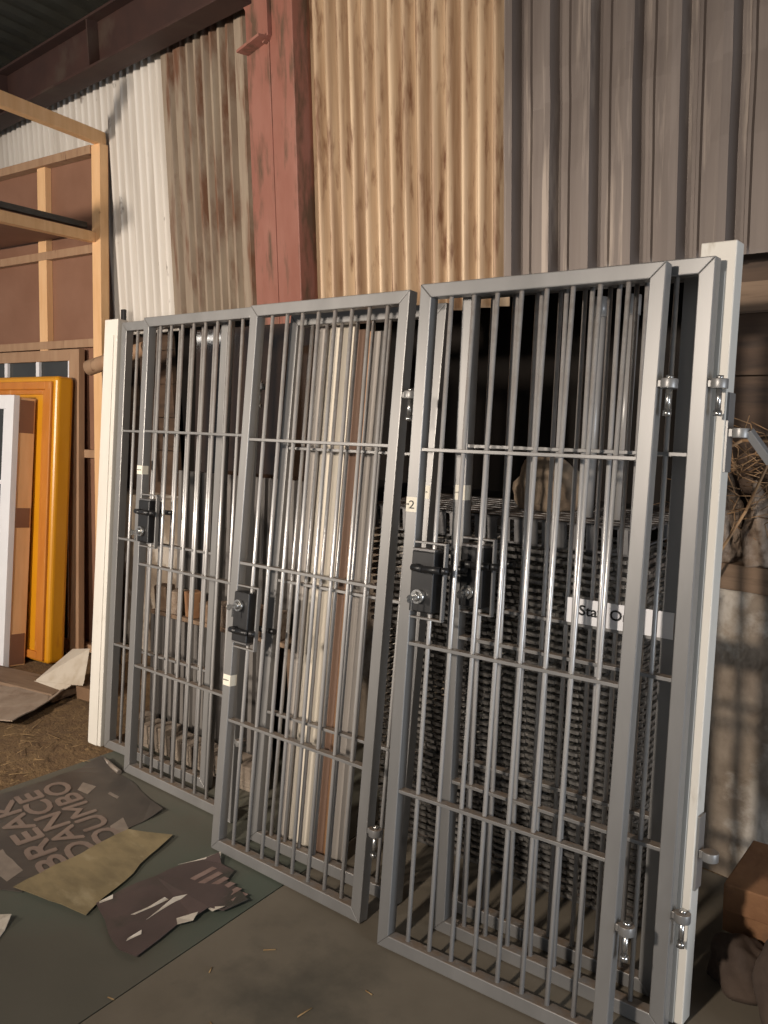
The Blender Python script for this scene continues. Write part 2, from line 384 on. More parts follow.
# ------------------------------------------------------------------ cell gates
H, W, S, D = 2.0, 0.7402, 0.0406, 0.040
RAILS = (0.24383, 0.53298, 0.75774)
cache = {}
def cm(key, fn, m):
    if key not in cache: cache[key] = fn().mesh(key[0] if isinstance(key, tuple) else key, m)
    return cache[key]
def frame_mesh(side, w, h):
    b = MB()
    if side == 'L': p = [(0, 0, 0), (S, 0, S), (S, 0, h - S), (0, 0, h)]
    elif side == 'R': p = [(w, 0, 0), (w, 0, h), (w - S, 0, h - S), (w - S, 0, S)]
    elif side == 'T': p = [(0, 0, h), (S, 0, h - S), (w - S, 0, h - S), (w, 0, h)]
    else: p = [(0, 0, 0), (w, 0, 0), (w - S, 0, S), (S, 0, S)]
    return b.prism(p, (0, D, 0))
def bar_us(w):
    e = (w - 2 * S) * 0.0915; p = ((w - 2 * S) - 2 * e) / 7
    return [S + e + p * k for k in range(8)]
def build_gate(name, label, cat, x, y, yaw, lean, rails, w=W, h=H, group=None):
    r = thing(name, label, cat, (x, y, D * math.sin(lean) + .001), lean_rot(yaw, lean), group)
    for nm, sd in (('stile', 'L'), ('stile', 'R'), ('frame_rail', 'T'), ('frame_rail', 'B')):
        link(nm, cm((nm, sd, w, h), lambda: frame_mesh(sd, w, h), 'steel'), r, .0028)
    for t in rails:
        v = h * (1 - t)
        link('crossbar', cm(('crossbar', w), lambda: MB().box((S, .004, -.005), (w - S, .036, .005)), 'steel'), r, .001).location = (0, 0, v)
    for u in bar_us(w):
        link('bar', cm(('bar', h), lambda: MB().cyl((0, .02, S - .002), (0, .02, h - S + .002), 0.0068, 14), 'bar'), r).location = (u, 0, 0)
    return r
def add_lock(r, flip):
    """surround strap, black case, lever and key cylinder; flip = gate stored upside down"""
    F = (lambda v: H - v) if flip else (lambda v: v)
    def rng(a, b): return tuple(sorted((F(a), F(b))))
    b = MB(); z0, z1 = rng(1.012, 1.242); u1 = .152
    b.box((S, .002, z1 - .006), (u1, .020, z1)); b.box((S, .002, z0), (u1, .020, z0 + .006)); b.box((u1 - .006, .002, z0 + .006), (u1, .020, z1 - .006))
    part('lock_surround', b, 'steel', r, .0012)
    b = MB(); z0, z1 = rng(1.035, 1.215); b.box((S + .006, -.016, z0), (.126, .044, z1))
    case = part('lock_case', b, 'black', r, .004)
    b = MB(); z0, z1 = rng(1.19, 1.222); b.box((S + .004, -.010, z0), (.122, .030, z1)); part('case_plate', b, 'darksteel', case, .001)
    zl = F(1.168)
    b = MB(); b.cyl((.072, -.014, zl), (.072, -.044, zl), .010); b.tube([(.070, -.044, zl), (.11, -.047, zl - .002), (.17, -.044, zl), (.186, -.030, zl)], .0105, 10)
    part('lever_handle', b, 'black', case)
    b = MB(); b.cyl((.072, .04, zl), (.072, .066, zl), .010); b.tube([(.070, .066, zl), (.13, .068, zl - .002), (.185, .066, zl)], .0105, 10)
    part('lever_handle', b, 'black', case)
    zc = F(1.082)
    b = MB(); b.cyl((.082, -.014, zc), (.082, -.030, zc), .021, 18); b.cyl((.082, -.030, zc), (.082, -.040, zc), .015, 16, .011)
    part('key_cylinder', b, 'chrome', case, label='round zinc key cylinder')
    b = MB(); b.box((.080, -.062, zc - .004), (.084, -.040, zc + .004)); b.cyl((.081, -.066, zc - .004), (.083, -.066, zc - .004), .012, 12)
    b.box((.080, -.052, zc - .040), (.082, -.044, zc - .006))
    part('key', b, 'chrome', case, label='small key left in the cylinder')
def add_hinges(r, vs, w=W):
    for v in vs:
        b = MB(); b.cyl((w + .026, .012, v - .012), (w + .026, .012, v + .012), .021, 18); b.box((w - .004, .004, v - .009), (w + .016, .020, v + .009))
        hb = part('hinge_barrel', b, 'steel', r, .0015)
        b = MB(); b.cyl((w + .026, .012, v - .068), (w + .026, .012, v - .010), .0072); b.cyl((w + .026, .012, v - .080), (w + .026, .012, v - .066), .0115, 6)
        b.cyl((w + .026, .012, v + .011), (w + .026, .012, v + .020), .010, 6)
        part('hinge_pin', b, 'chrome', hb)
def add_sticker(r, u0, u1, v0, v1, text=None, wrap=0.0):
    b = MB(); b.box((u0, -.0012, v0), (u1, -.0002, v1))
    if wrap: b.box((u1 - .0002, -.0012, v0), (u1 + .001, wrap, v1))
    s = part('sticker', b, 'paper', r, label='small white paper sticker with handwriting')
    if text:
        me = text_mesh('handwriting', text, (u1 - u0) * .5, (v1 - v0) * .55, 'ink', .0006)
        t = link('handwriting', me, s); t.rotation_euler = (R_(90), 0, 0); t.location = (u0 + (u1 - u0) * .28, -.0016, v0 + (v1 - v0) * .22)
    b = MB(); zc = (v0 + v1) / 2
    u = u0 + .002
    while u < u1 - .008:
        hgt = random.uniform(.001, .003)
        if not text or not (u0 + (u1 - u0) * .22 < u < u0 + (u1 - u0) * .8): b.box((u, -.0018, zc - hgt), (u + .003, -.0011, zc + hgt))
        u += .0052
    part('handwriting', b, 'ink', s)
FL = tuple(1 - t for t in RAILS[::-1])
grp = 'silver barred cell gates leaning against the wall'
G1 = build_gate('cell_gate', 'silver barred gate at the left of the three front ones, partly behind the middle gate', 'gate', -3.4674, 1.8148, .0616, .1236, RAILS, group=grp)
add_lock(G1, False); add_hinges(G1, (1.70, .325))
add_sticker(G1, .002, S, 1.325, 1.362, None, .03)
G2 = build_gate('cell_gate', 'silver barred gate stored upside down, middle of the front row, lock below its centre', 'gate', -2.6306, 1.7029, .0737, .1536, FL, group=grp)
add_lock(G2, True); add_hinges(G2, (1.675, .30))
add_sticker(G2, .002, S, .612, .652, None, .03)
G3 = build_gate('cell_gate', 'silver barred gate nearest the camera with a white sticker reading 2', 'gate', -1.7806, 1.7235, .121, .1401, RAILS, group=grp)
add_lock(G3, False); add_hinges(G3, (1.70, .325))
add_sticker(G3, .002, S, 1.326, 1.370, '2')
B3 = build_gate('cell_gate', 'silver barred gate directly behind the nearest gate, its hinges against the white jamb', 'gate', -1.7065, 1.8995, .097, .0967, RAILS, group=grp)
add_lock(B3, False); add_hinges(B3, (1.69, .325))
add_sticker(B3, .004, S, 1.350, 1.395, None, .03)
EQ = (.25, .5, .75)
grp2 = 'fixed silver barred panels behind the gates'
B1 = build_gate('barred_panel', 'silver barred panel behind the left gate, edge against the white left jamb', 'barred panel', -3.7803, 1.8866, .0982, .1250, EQ, group=grp2)
add_sticker(B1, .205, .262, 1.33, 1.372)
B2 = build_gate('barred_panel', 'silver barred panel standing behind the upside-down middle gate', 'barred panel', -2.5765, 1.835, .0975, .165, EQ, w=.705, h=1.97, group=grp2)
add_sticker(B2, .705 - S, .703, 1.335, 1.378)
nB = Vector((-math.sin(.097), math.cos(.097), 0)); p4 = Vector((-1.785, 1.891, 0)) + nB * .115
B4 = build_gate('barred_panel', 'silver barred panel rearmost on the right, the white sign on its middle rail', 'barred panel', p4.x, p4.y, .097, .0967, EQ, group=grp2)

# white door jambs
def jamb(label, x, y, yaw, lean, w, d, L, hinges, arms=()):
    r = thing('door_jamb', label, 'door jamb', (x, y, d * math.sin(lean) + .001), lean_rot(yaw, lean), 'white steel door jambs')
    b = MB(); b.box((0, 0, 0), (w, d, L)); part('post', b, 'white_paint', r, .003)
    b = MB(); b.box((.012, -.004, 0), (w - .024, 0, L - .075)); part('stop', b, 'white_paint', r, .001)
    for v in hinges:
        b = MB(); b.box((w, .006, v - .10), (w + .007, d - .006, v + .10)); hp = part('hinge_plate', b, 'steel', r, .001, label='grey steel hinge plate')
        b = MB(); b.cyl((w + .035, .02, v - .012), (w + .035, .02, v + .012), .021, 18); b.box((w + .005, .012, v - .010), (w + .018, .028, v + .010))
        hb = part('hinge_barrel', b, 'steel', hp, .001)
        if v in arms:
            b = MB(); b.obox((w + .045, .012, v - .004), (.045, .05, -.075), (0, .02, .008), (.016, 0, .010)); part('hinge_arm', b, 'steel', hp, .001)
    return r
jamb('white steel door jamb leaning at the right end beside the limewashed masonry', -1.036, 2.024, .097, .0975, .090, .055, 2.04, (1.565, .47), (1.565,))
jamb('white steel door jamb leaning at the left end of the barred row beside yellow door', -3.892, 1.862, .0982, .125, .104, .055, 2.015, ())

# planks leaning behind the middle panel
def plank(name, label, x, w, y, lean, L, m, th=.02, yaw=.0975, roll=0.0):
    r = Matrix.Rotation(yaw, 3, 'Z') @ Matrix.Rotation(-lean, 3, 'X') @ Matrix.Rotation(roll, 3, 'Y')
    b = MB(); b.box((0, 0, 0), (w, th, L))
    o = part(name, b, m, None, .0015); o.location = (x, y, th * math.sin(lean) + .001 + abs(w * math.sin(roll))); o.rotation_euler = r.to_euler()
    return tag(o, label, 'plank', 'planks leaning behind the middle gate')
plank('plank', 'grey plank leaning behind the middle gate left of the cream planks', -2.530, .050, 1.930, .165, 1.93, 'plank_grey')
plank('plank', 'stained cream painted plank leaning behind middle gate beside the brighter one', -2.462, .052, 1.935, .165, 1.93, 'plank_cream')
plank('plank', 'bright cream painted plank leaning behind the middle gate', -2.404, .062, 1.940, .165, 1.93, 'plank_cream', .028)
plank('plank', 'narrow dark brown plank between the cream and the orange-brown planks', -2.335, .045, 1.950, .165, 1.91, 'plank_dark')
plank('plank', 'narrow orange-brown timber plank behind the middle gate', -2.284, .030, 1.948, .165, 1.90, 'plank_brown', .03)
plank('plank', 'grey plank rightmost of the leaning planks, next to the dark gap', -2.248, .055, 1.955, .165, 1.90, 'plank_grey')

# ------------------------------------------------------------------ stack of steel gratings behind the right panels
SX0, SW, SD = -2.27, 1.04, .34
def sp(u, d): return Vector((SX0 + u * math.cos(.097) - d * math.sin(.097), 2.215 + u * math.sin(.097) + d * math.cos(.097)))
b = MB()
for k in range(22): b.box((k * .047, 0, .0), (k * .047 + .034, .006, .011))
b.box((0, .006, .0), (SW, .012, .011)); b.box((0, SD - .012, .0), (SW, SD, .011)); b.box((0, SD * .5, .002), (SW, SD * .5 + .005, .010))
for k in range(14): b.box((k * .0785, .012, .0), (k * .0785 + .006, SD - .012, .011))
gr_me = b.mesh('steel_grating', 'edge')
p = sp(0, 0)
for q, d in ((0, .03), (1, SD - .11)):
    b = MB(); b.box((0, 0, 0), (SW, .08, .028)); o = part('bearer', b, 'darksteel', None, .004); pp = sp(0, d)
    o.location = (pp.x, pp.y, 0.001); o.rotation_euler = (0, 0, .097)
    tag(o, ('grey steel bearer under the front of the grating stack', 'grey steel bearer under the back of the grating stack')[q], 'bearer')
NG = 47
for k in range(NG):
    g = link('steel_grating', gr_me)
    j = random.uniform(-.009, .009)
    pp = sp(j * .8, j); g.location = (pp.x, pp.y, .030 + k * .0245); g.rotation_euler = (0, 0, .097)
    tag(g, 'dull steel grating lying flat in the tall stack behind the right gates', 'grating', 'steel gratings in the stack')
    sp_m = None
zt = .030 + NG * .0245
b = MB()
for k in range(21): b.box((k * .05, 0, 0), (k * .05 + .034, .006, .085))
b.box((0, .0, .078), (SW, .012, .085)); b.box((0, .0, .0), (SW, .012, .006))
for k in range(9): b.box((0, k * .041, .079), (SW, k * .041 + .026, .085))
for k in range(5): b.box((k * .24, .006, .06), (k * .24 + .01, SD, .079))
for k in range(5): b.box((k * .24, .006, .0), (k * .24 + .01, SD, .006)); b.box((k * .24, SD - .01, .0), (k * .24 + .01, SD, .079))
o = part('slotted_tray', b, 'darksteel'); pp = sp(0, 0); o.location = (pp.x, pp.y, zt + .001); o.rotation_euler = (0, 0, .097)
tag(o, 'slotted steel tray with a toothed front edge on top of the grating stack', 'tray')
ztop = zt + .087
# sack and pipes on the tray
def lump(name, label, cat, loc, sz, m, seed, rough=.12, rot=0):
    bm = bmesh.new(); bmesh.ops.create_icosphere(bm, subdivisions=4, radius=1)
    rr = random.Random(seed); ph = [rr.uniform(0, 6.3) for _ in range(9)]
    for v in bm.verts:
        n = v.co.normalized()
        f = 1 + rough * (math.sin(3 * n.x + ph[0]) * math.sin(4 * n.y + ph[1]) + .6 * math.sin(7 * n.x + ph[2] + 5 * n.z) + .5 * math.sin(9 * n.y + ph[3]) * math.sin(8 * n.z + ph[4]))
        v.co = n * f
        if v.co.z < -.45: v.co.z = -.45
        v.co.x *= sz[0]; v.co.y *= sz[1]; v.co.z = (v.co.z + .45) * sz[2]
    for f in bm.faces: f.smooth = True
    me = bpy.data.meshes.new(name); bm.to_mesh(me); bm.free(); me.materials.append(M[m])
    o = link(name, me); o.location = loc; o.rotation_euler = (0, 0, rot)
    return tag(o, label, cat)
pp = sp(.60, .22); lump('sack', 'small pale sack slumped on the slotted tray behind the right gate', 'sack', (pp.x, pp.y, ztop), (.13, .08, .125), 'sack', 3)
for k, (u, lab) in enumerate(((.80, 'grey plastic pipe on the tray, nearer the pale sack'), (.905, 'grey plastic pipe on the tray, nearer the white jamb'))):
    pp = sp(u, .10); b = MB(); b.cyl((0, 0, 0), (0, 0, .66), .021, 20); b.cyl((0, 0, .62), (0, 0, .68), .0245, 20)
    o = part('pipe', b, 'pipe'); o.location = (pp.x, pp.y, ztop + .003); o.rotation_euler = lean_rot(.097, .12)
    tag(o, lab, 'pipe', 'grey pipes on the tray')
# sign on the mid rail of the rearmost panel
sg = thing('sign', 'white sign reading Staff Only behind the nearest gate', 'sign', (0, 0, 0))
sgm = Matrix.LocRotScale(Vector((p4.x, p4.y, D * math.sin(.0967) + .001)), lean_rot(.097, .0967), None)
sg.matrix_world = sgm @ Matrix.Translation((.42, -.0045, 1.006))
b = MB(); b.box((0, 0, 0), (.315, .004, .072)); part('plate', b, 'white_gloss', sg)
t = link('lettering', text_mesh('lettering', 'Staff Only', .185, .038, 'ink', .0008, .0008), sg); t.rotation_euler = (R_(90), 0, 0); t.location = (.040, -.0006, .017)

# ------------------------------------------------------------------ things behind the left panel
gp = MB(); gp.box((0, 0, 0), (.95, .012, 1.98)); o = part('glossy_sheet', gp, 'acrylic', None, .002)
o.location = (-4.03, 2.53, .005); o.rotation_euler = lean_rot(.06, .085)
tag(o, 'dark glossy sheet leaning against the wall behind the left gate, reflecting lamps', 'sheet')
def ribbed(label, x, y, z, w, h, yaw, lean):
    b = MB(); n = int(w / .05)
    prof = []
    for k in range(n): prof += [(k * .05, 0), (k * .05 + .022, 0), (k * .05 + .027, .022), (k * .05 + .045, .022)]
    pts = [(px, py, 0) for px, py in prof]
    bm = b.bm; A = [bm.verts.new(q) for q in pts]; B = [bm.verts.new((q[0], q[1], h)) for q in pts]
    for i in range(len(A) - 1): bm.faces.new([A[i], A[i + 1], B[i + 1], B[i]])
    o = part('ribbed_panel', b, 'rib_grey'); sm = o.modifiers.new('solid', 'SOLIDIFY'); sm.thickness = .003
    o.location = (x, y, z); o.rotation_euler = lean_rot(yaw, lean)
    return tag(o, label, 'panel', 'grey ribbed panels behind the left gate')
ribbed('tall grey ribbed steel panel behind the left gate', -3.98, 2.40, .003, .98, 1.26, .06, .09)
ribbed('short grey ribbed steel panel at floor level behind the left gate', -3.90, 2.205, .003, .95, .56, .07, .09)
for k in range(8):
    b = MB(); h = random.uniform(.07, .13); b.box((-.04, -.035, 0), (.04, .035, h)); o = part('timber_offcut', b, ('oldtimber', 'rubble', 'brick')[k % 3], None, .005)
    o.location = (-3.85 + k * .118, 2.305 + k * .008, .58); o.rotation_euler = (0, 0, random.uniform(-.3, .3))
    tag(o, 'brown offcut block in the row along the ledge behind the left gate', 'block', 'brown offcut blocks behind the left gate')
b = MB(); b.box((0, 0, 0), (1.0, .12, .02)); b.box((0, .02, -.57), (.03, .10, 0)); b.box((.97, .02, -.57), (1.0, .10, 0))
o = part('ledge_board', b, 'oldtimber', None, .002); o.location = (-3.92, 2.262, .558); o.rotation_euler = (0, 0, .07)
tag(o, 'dusty timber ledge carrying the brown blocks behind the left gate', 'ledge')
for k in range(9):
    b = MB(); b.box((-.045, -.05, 0), (.045, .05, random.uniform(.10, .13))); b.box((-.04, -.053, .02), (.04, .05, .05))
    o = part('concrete_block', b, 'block', None, .006); o.location = (-3.72 + k * .101, 2.065 + k * .007, 0.001); o.rotation_euler = (0, 0, random.uniform(-.12, .12))
    tag(o, 'dusty grey block in the floor row behind the left gate', 'block', 'dusty blocks on the floor behind the left gate')

# ------------------------------------------------------------------ left: stud-framed flat with shelf
O = Vector((-5.10, 2.62, 0.0)); T = Vector((-5.085, 2.815, 3.22)); EU = Vector((-.988, -.155, 0)); EN = Vector((.155, -.985, .06))
def fp(u, v, n=0): return O + (T - O) * (v / 3.22) + EU * u + EN * n
def fmember(u0, u1, v0, v1, n0, n1):
    b = MB(); return b.quadbox([fp(u0, v0, n0), fp(u1, v0, n0), fp(u1, v0, n1), fp(u0, v0, n1), fp(u0, v1, n0), fp(u1, v1, n0), fp(u1, v1, n1), fp(u0, v1, n1)])
flat = thing('stud_flat', 'tall pine stud frame backed with brown hardboard, shelf on it, at left', 'frame', (0, 0, 0))
ROOTS = [flat]
part('post', fmember(-.04, .04, .005, 3.11, 0, .06), 'pine', flat, .003)
for u in (.53, 1.32): part('stud', fmember(u, u + .085, .005, 3.06, 0, .045), 'pine', flat, .002)
for v in (3.06, 2.49, 1.93, 1.25, .005): part('rail', fmember(.04, 1.7, v, v + .05, 0.001, .07 if v > 3 else .05), 'pine_dark', flat, .002)
part('hardboard', fmember(-.035, 1.7, .01, 3.11, -.008, -.001), 'hardboard', flat)
AD = Vector((.44, -.90, 0)).normalized()
def arm(base, L, w, h):
    side = Vector((AD.y, -AD.x, 0)) * -1
    b = MB(); return b.obox(base - side * (w / 2) - AD * .0, AD * L, side * w, Vector((0, 0, h)))
topb = fp(0, 3.11, .0)
part('shelf_arm', arm(topb + Vector((0, -.005, 0)), 1.15, .05, .075), 'pine', flat, .003)
midb = fp(0.03, 2.545, .06)
part('shelf_arm', arm(midb, 1.1, .05, .06), 'pine', flat, .003)
b = MB(); b.prism([midb + Vector((-.03, 0, .062)), midb + AD * 1.1 + Vector((-.02, 0, .062)), midb + AD * 1.1 + EU * 1.4 + Vector((0, 0, .062)), midb + EU * 1.5 + Vector((0, 0, .062))], (0, 0, .014))
part('shelf_board', b, 'hardboard', flat)
for k, (off, lab) in enumerate(((.0, 'black rubber strip on the pine shelf, nearer its edge'), (.10, 'black rubber strip on the pine shelf, further from its edge'))):
    q = midb + EU * (.0 + off) + AD * .04 + Vector((0, 0, .078)); b = MB(); b.obox((0, 0, 0), AD * 1.0, Vector((-AD.y, AD.x, 0)) * -.05, (0, 0, .035 - .012 * k))
    o = part('rubber_strip', b, 'rubber', None, .006); o.location = q; tag(o, lab, 'strip', 'rubber strips on the shelf')
# window frame behind the yellow door
wf = thing('window_frame', 'old brown timber window frame with white glazing bars, behind the yellow door', 'window frame', (-5.215, 2.475, .002), lean_rot(.155, .085))
b = MB(); b.box((-.10, 0, 0), (.0, .045, 1.93)); part('stile', b, 'pine_dark', wf, .003)
b = MB(); b.box((-1.05, 0, 0), (-.95, .045, 1.93)); part('stile', b, 'pine_dark', wf, .003)
b = MB(); b.box((-.95, 0, 1.86), (-.10, .045, 1.93)); part('top_rail', b, 'pine_dark', wf, .003)
b = MB(); b.box((-.95, 0, .0), (-.10, .045, .09)); part('bottom_rail', b, 'pine_dark', wf, .003)
for u in (-.118, -.46, -.82): 
    b = MB(); b.box((u, .004, .09), (u + .034, .03, 1.86)); part('glazing_bar', b, 'white_gloss', wf, .003)
b = MB(); b.box((-.95, .024, .09), (-.10, .028, 1.86)); part('pane', b, 'glass', wf)
# yellow door / white window unit, leaning in front of the flat
yd = thing('yellow_door', 'amber yellow painted door with a moulded frame leaning at the left', 'door', (-5.19, 2.262, .002), lean_rot(.155, .125))
b = MB(); b.box((-.93, .0, 0), (0, .125, 1.775))
part('slab', b, 'yellow', yd, .028, 4)
for a, c in (((-.10, -.018, .02), (-.035, .004, 1.74)), ((-.90, -.018, 1.69), (-.10, .004, 1.74)), ((-.90, -.018, .02), (-.10, .004, .07))):
    b = MB(); b.box(a, c); part('moulding', b, 'orange', yd, .006)
b = MB(); b.box((-.13, -.010, .07), (-.10, .003, 1.69)); b.box((-.86, -.010, 1.66), (-.13, .003, 1.69)); part('moulding', b, 'orange', yd, .004)
wd = thing('window_unit', 'white window unit with raw timber edge leaning in front of the yellow door', 'window', (-5.345, 2.062, .002), lean_rot(.155, .135))
def wbox(nm, a, c, m, bev=.003, lab=None):
    b = MB(); b.box(a, c); return part(nm, b, m, wd, bev, label=lab)
wbox('stile', (-.085, -.012, 0), (0, .03, 1.665), 'white_gloss'); wbox('stile', (-.90, -.012, 0), (-.815, .03, 1.665), 'white_gloss')
wbox('top_rail', (-.815, -.012, 1.58), (-.085, .03, 1.665), 'white_gloss'); wbox('bottom_rail', (-.815, -.012, 0), (-.085, .03, .10), 'white_gloss')
wbox('glazing_bar', (-.815, -.004, 1.12), (-.085, .02, 1.145), 'white_gloss'); wbox('glazing_bar', (-.815, -.004, .52), (-.085, .02, .545), 'white_gloss'); wbox('glazing_bar', (-.815, -.008, .80), (-.085, .022, .86), 'white_gloss')
wbox('inner_frame', (-.115, -.006, .86), (-.085, .02, 1.58), 'white_gloss'); wbox('inner_frame', (-.115, -.006, .10), (-.085, .02, .80), 'white_gloss')
wbox('pane', (-.815, .006, .10), (-.085, .012, 1.58), 'glass', 0)
wbox('edge_board', (-.03, .03, 0), (-.004, .138, 1.655), 'pine', .002, 'raw pine edge board'); wbox('edge_board', (-.87, .03, 0), (-.84, .138, 1.655), 'pine', .002, 'raw pine edge board')
for z0, z1 in ((1.44, 1.64), (.86, .98), (.01, .20)): wbox('edge_patch', (-.006, .034, z0), (-.001, .128, z1), 'hardboard', .001, 'brown patch on the edge board')
# pole stub, black strip beside the post
b = MB(); b.cyl((0, 0, 0), (.40, .14, .10), .045, 14, .040); o = part('pole', b, 'pine_dark'); o.location = (-4.86, 2.50, 1.80)
tag(o, 'short rough timber pole poking out beside the white left jamb', 'pole')
b = MB(); b.box((0, 0, 0), (.035, .02, 2.15)); o = part('rubber_strip', b, 'rubber', None, .004); o.location = (-4.90, 2.56, .003); o.rotation_euler = lean_rot(.05, .09)
tag(o, 'upright black rubber strip between pine post and white jamb', 'strip')

# ------------------------------------------------------------------ floor litter on the left
def sheet(name, label, cat, poly, z, m, th=.004, curl=None, group=None, parent=None, div=True):
    """irregular flat sheet; curl = {index: lift}"""
    bm = bmesh.new(); curl = curl or {}
    n = len(poly); vs = []
    for i, (x, y) in enumerate(poly):
        x2, y2 = poly[(i + 1) % n]
        vs.append(bm.verts.new((x, y, z + curl.get(i, 0))))
        if div:
            L = math.hypot(x2 - x, y2 - y); k = max(1, int(L / .05))
            for q in range(1, k):
                t = q / k; e = random.uniform(-.006, .006)
                zz = (curl.get(i, 0) * max(0, 1 - t * 2.2) + curl.get((i + 1) % n, 0) * max(0, 1 - (1 - t) * 2.2))
                vs.append(bm.verts.new((x + (x2 - x) * t - (y2 - y) / L * e, y + (y2 - y) * t + (x2 - x) / L * e, z + zz)))
    f = bm.faces.new(vs); f.normal_update()
    if f.normal.z < 0: f.normal_flip()
    bmesh.ops.triangulate(bm, faces=bm.faces[:], ngon_method='BEAUTY')
    me = bpy.data.meshes.new(name); bm.to_mesh(me); bm.free(); me.materials.append(M[m])
    o = link(name, me, parent); s = o.modifiers.new('solid', 'SOLIDIFY'); s.thickness = th; s.offset = -1
    if label and cat: tag(o, label, cat, group)
    return o
ps = thing('poster', 'dark printed poster with the words BREAK DANCE DUMBO on the floor', 'poster')
sheet('paper', None, None, [(-3.640, 1.800), (-3.30, 1.785), (-3.015, 1.738), (-2.985, 1.534), (-2.93, 1.40), (-2.87, 1.10), (-2.98, 1.03), (-3.10, .98), (-3.62, 1.05), (-3.66, 1.30), (-3.645, 1.55)], .0045, 'poster_dark', .0025, {0: .03, 2: .012}, parent=ps)
sheet('printed_area', None, None, [(-3.600, 1.56), (-2.945, 1.505), (-2.905, 1.20), (-3.02, 1.08), (-3.60, 1.16)], .0052, 'poster_dark', .0006, parent=ps)
sheet('picture_patch', None, None, [(-3.085, 1.60), (-2.99, 1.57), (-2.955, 1.50), (-3.06, 1.53)], .0056, 'poster_pale', .0006, parent=ps)
sheet('picture_patch', None, None, [(-3.50, 1.64), (-3.42, 1.66), (-3.38, 1.60), (-3.45, 1.59)], .0056, 'poster_pale', .0006, parent=ps)
sheet('picture_patch', None, None, [(-3.20, 1.17), (-3.00, 1.16), (-2.97, 1.09), (-3.18, 1.09)], .0056, 'poster_pale', .0006, parent=ps)
sheet('picture_patch', None, None, [(-3.33, 1.675), (-3.26, 1.68), (-3.25, 1.665), (-3.32, 1.66)], .0056, 'poster_pale', .0006, parent=ps)
for s, (x, y), w in (('DUMBO', (-2.945, 1.525), .64), ('DANCE', (-2.915, 1.405), .66), ('BREAK', (-2.91, 1.29), .66)):
    t = link('lettering', text_mesh('lettering', s, w, .098, 'poster_print', .0008, .0045), ps)
    t.location = (x, y, .0062); t.rotation_euler = (0, 0, R_(174.2)); t['label'] = 'faded lettering ' + s
b = MB(); b.tube([(-3.64, 1.806, .017), (-3.56, 1.800, .016), (-3.46, 1.792, .012)], .011, 10); part('rolled_edge', b, 'poster_pale', ps, label='pale rolled-up edge of the poster')
sheet('poster', 'stained tan sheet of paper on the floor between the dark posters', 'sheet', [(-2.978, 1.562), (-2.805, 1.652), (-2.575, 1.182), (-2.912, 1.088)], .0108, 'tan_paper', .002, {1: .004})
p3 = thing('poster', 'torn purple-brown poster with crumpled white edges on the floor', 'poster')
sheet('paper', None, None, [(-2.608, 1.236), (-2.615, 1.40), (-2.60, 1.568), (-2.55, 1.685), (-2.50, 1.66), (-2.43, 1.665), (-2.40, 1.61), (-2.33, 1.61), (-2.244, 1.585), (-2.262, 1.50), (-2.30, 1.47), (-2.31, 1.36), (-2.285, 1.28), (-2.262, 1.185), (-2.33, 1.165), (-2.42, 1.18), (-2.50, 1.21)], .0134, 'purple_paper', .002, {3: .014, 8: .008, 10: .010}, parent=p3)
for pl in ([(-2.608, 1.55), (-2.552, 1.694), (-2.530, 1.680), (-2.565, 1.64)], [(-2.315, 1.47), (-2.262, 1.507), (-2.282, 1.47)], [(-2.335, 1.37), (-2.300, 1.43), (-2.286, 1.40), (-2.305, 1.355)],
           [(-2.462, 1.28), (-2.452, 1.40), (-2.444, 1.41), (-2.452, 1.29)], [(-2.40, 1.30), (-2.43, 1.42), (-2.41, 1.50), (-2.417, 1.42)], [(-2.357, 1.21), (-2.350, 1.255), (-2.344, 1.25), (-2.348, 1.20)], [(-2.604, 1.245), (-2.594, 1.29), (-2.586, 1.285), (-2.595, 1.24)]):
    sheet('torn_edge', None, None, pl, .0154, 'torn_white', .0008, {1: .010}, parent=p3)
for k in range(6):
    x, y = -2.50 + k * .042, 1.53 + k * .004
    sheet('faded_stripe', None, None, [(x, y), (x - .006, y + .095 - .008 * k), (x + .016, y + .10 - .008 * k), (x + .022, y + .004)], .0151, 'pinkprint', .0006, parent=p3)
sheet('paper_scrap', 'small pale scrap of paper at the lower left edge of the floor', 'paper', [(-2.80, .985), (-2.735, 1.008), (-2.66, .93), (-2.72, .90)], .006, 'torn_white', .003, {1: .02})
# boards on the straw
sheet('cardboard_sheet', 'flattened grey cardboard sheet on the straw below the white window unit', 'cardboard', [(-5.05, 1.86), (-4.81, 2.08), (-4.56, 2.085), (-4.37, 1.70), (-4.55, 1.60), (-4.90, 1.60)], .035, 'card', .006, {1: .02, 2: .03})
fb = thing('board', 'dirty white folded board with brown end lying on the straw by the left jamb', 'board', (-4.66, 2.18, .03), (0, 0, .2))
b = MB(); b.prism([(-.20, -.12, .01), (.20, -.10, .055), (.10, .03, .20), (-.12, .08, .15)], (0.0, .012, .014)); part('face', b, 'foam', fb, .004)
b = MB(); b.prism([(-.20, -.12, .01), (.12, -.115, .045), (.02, -.17, -.022), (-.20, -.165, -.028)], (0, 0, .012)); part('flap', b, 'foam', fb, .003)
b = MB(); b.box((.14, -.10, -.028), (.26, .08, .045)); part('end', b, 'cardbrown', fb, .004, label='brown cardboard end')
b = MB(); b.box((-.55, -.10, 0), (.55, .10, .05)); o = part('timber_board', b, 'oldtimber', None, .006); o.location = (-5.10, 1.95, .0); o.rotation_euler = (0, 0, .25)
tag(o, 'dark timber board on the straw in front of the yellow door', 'board')
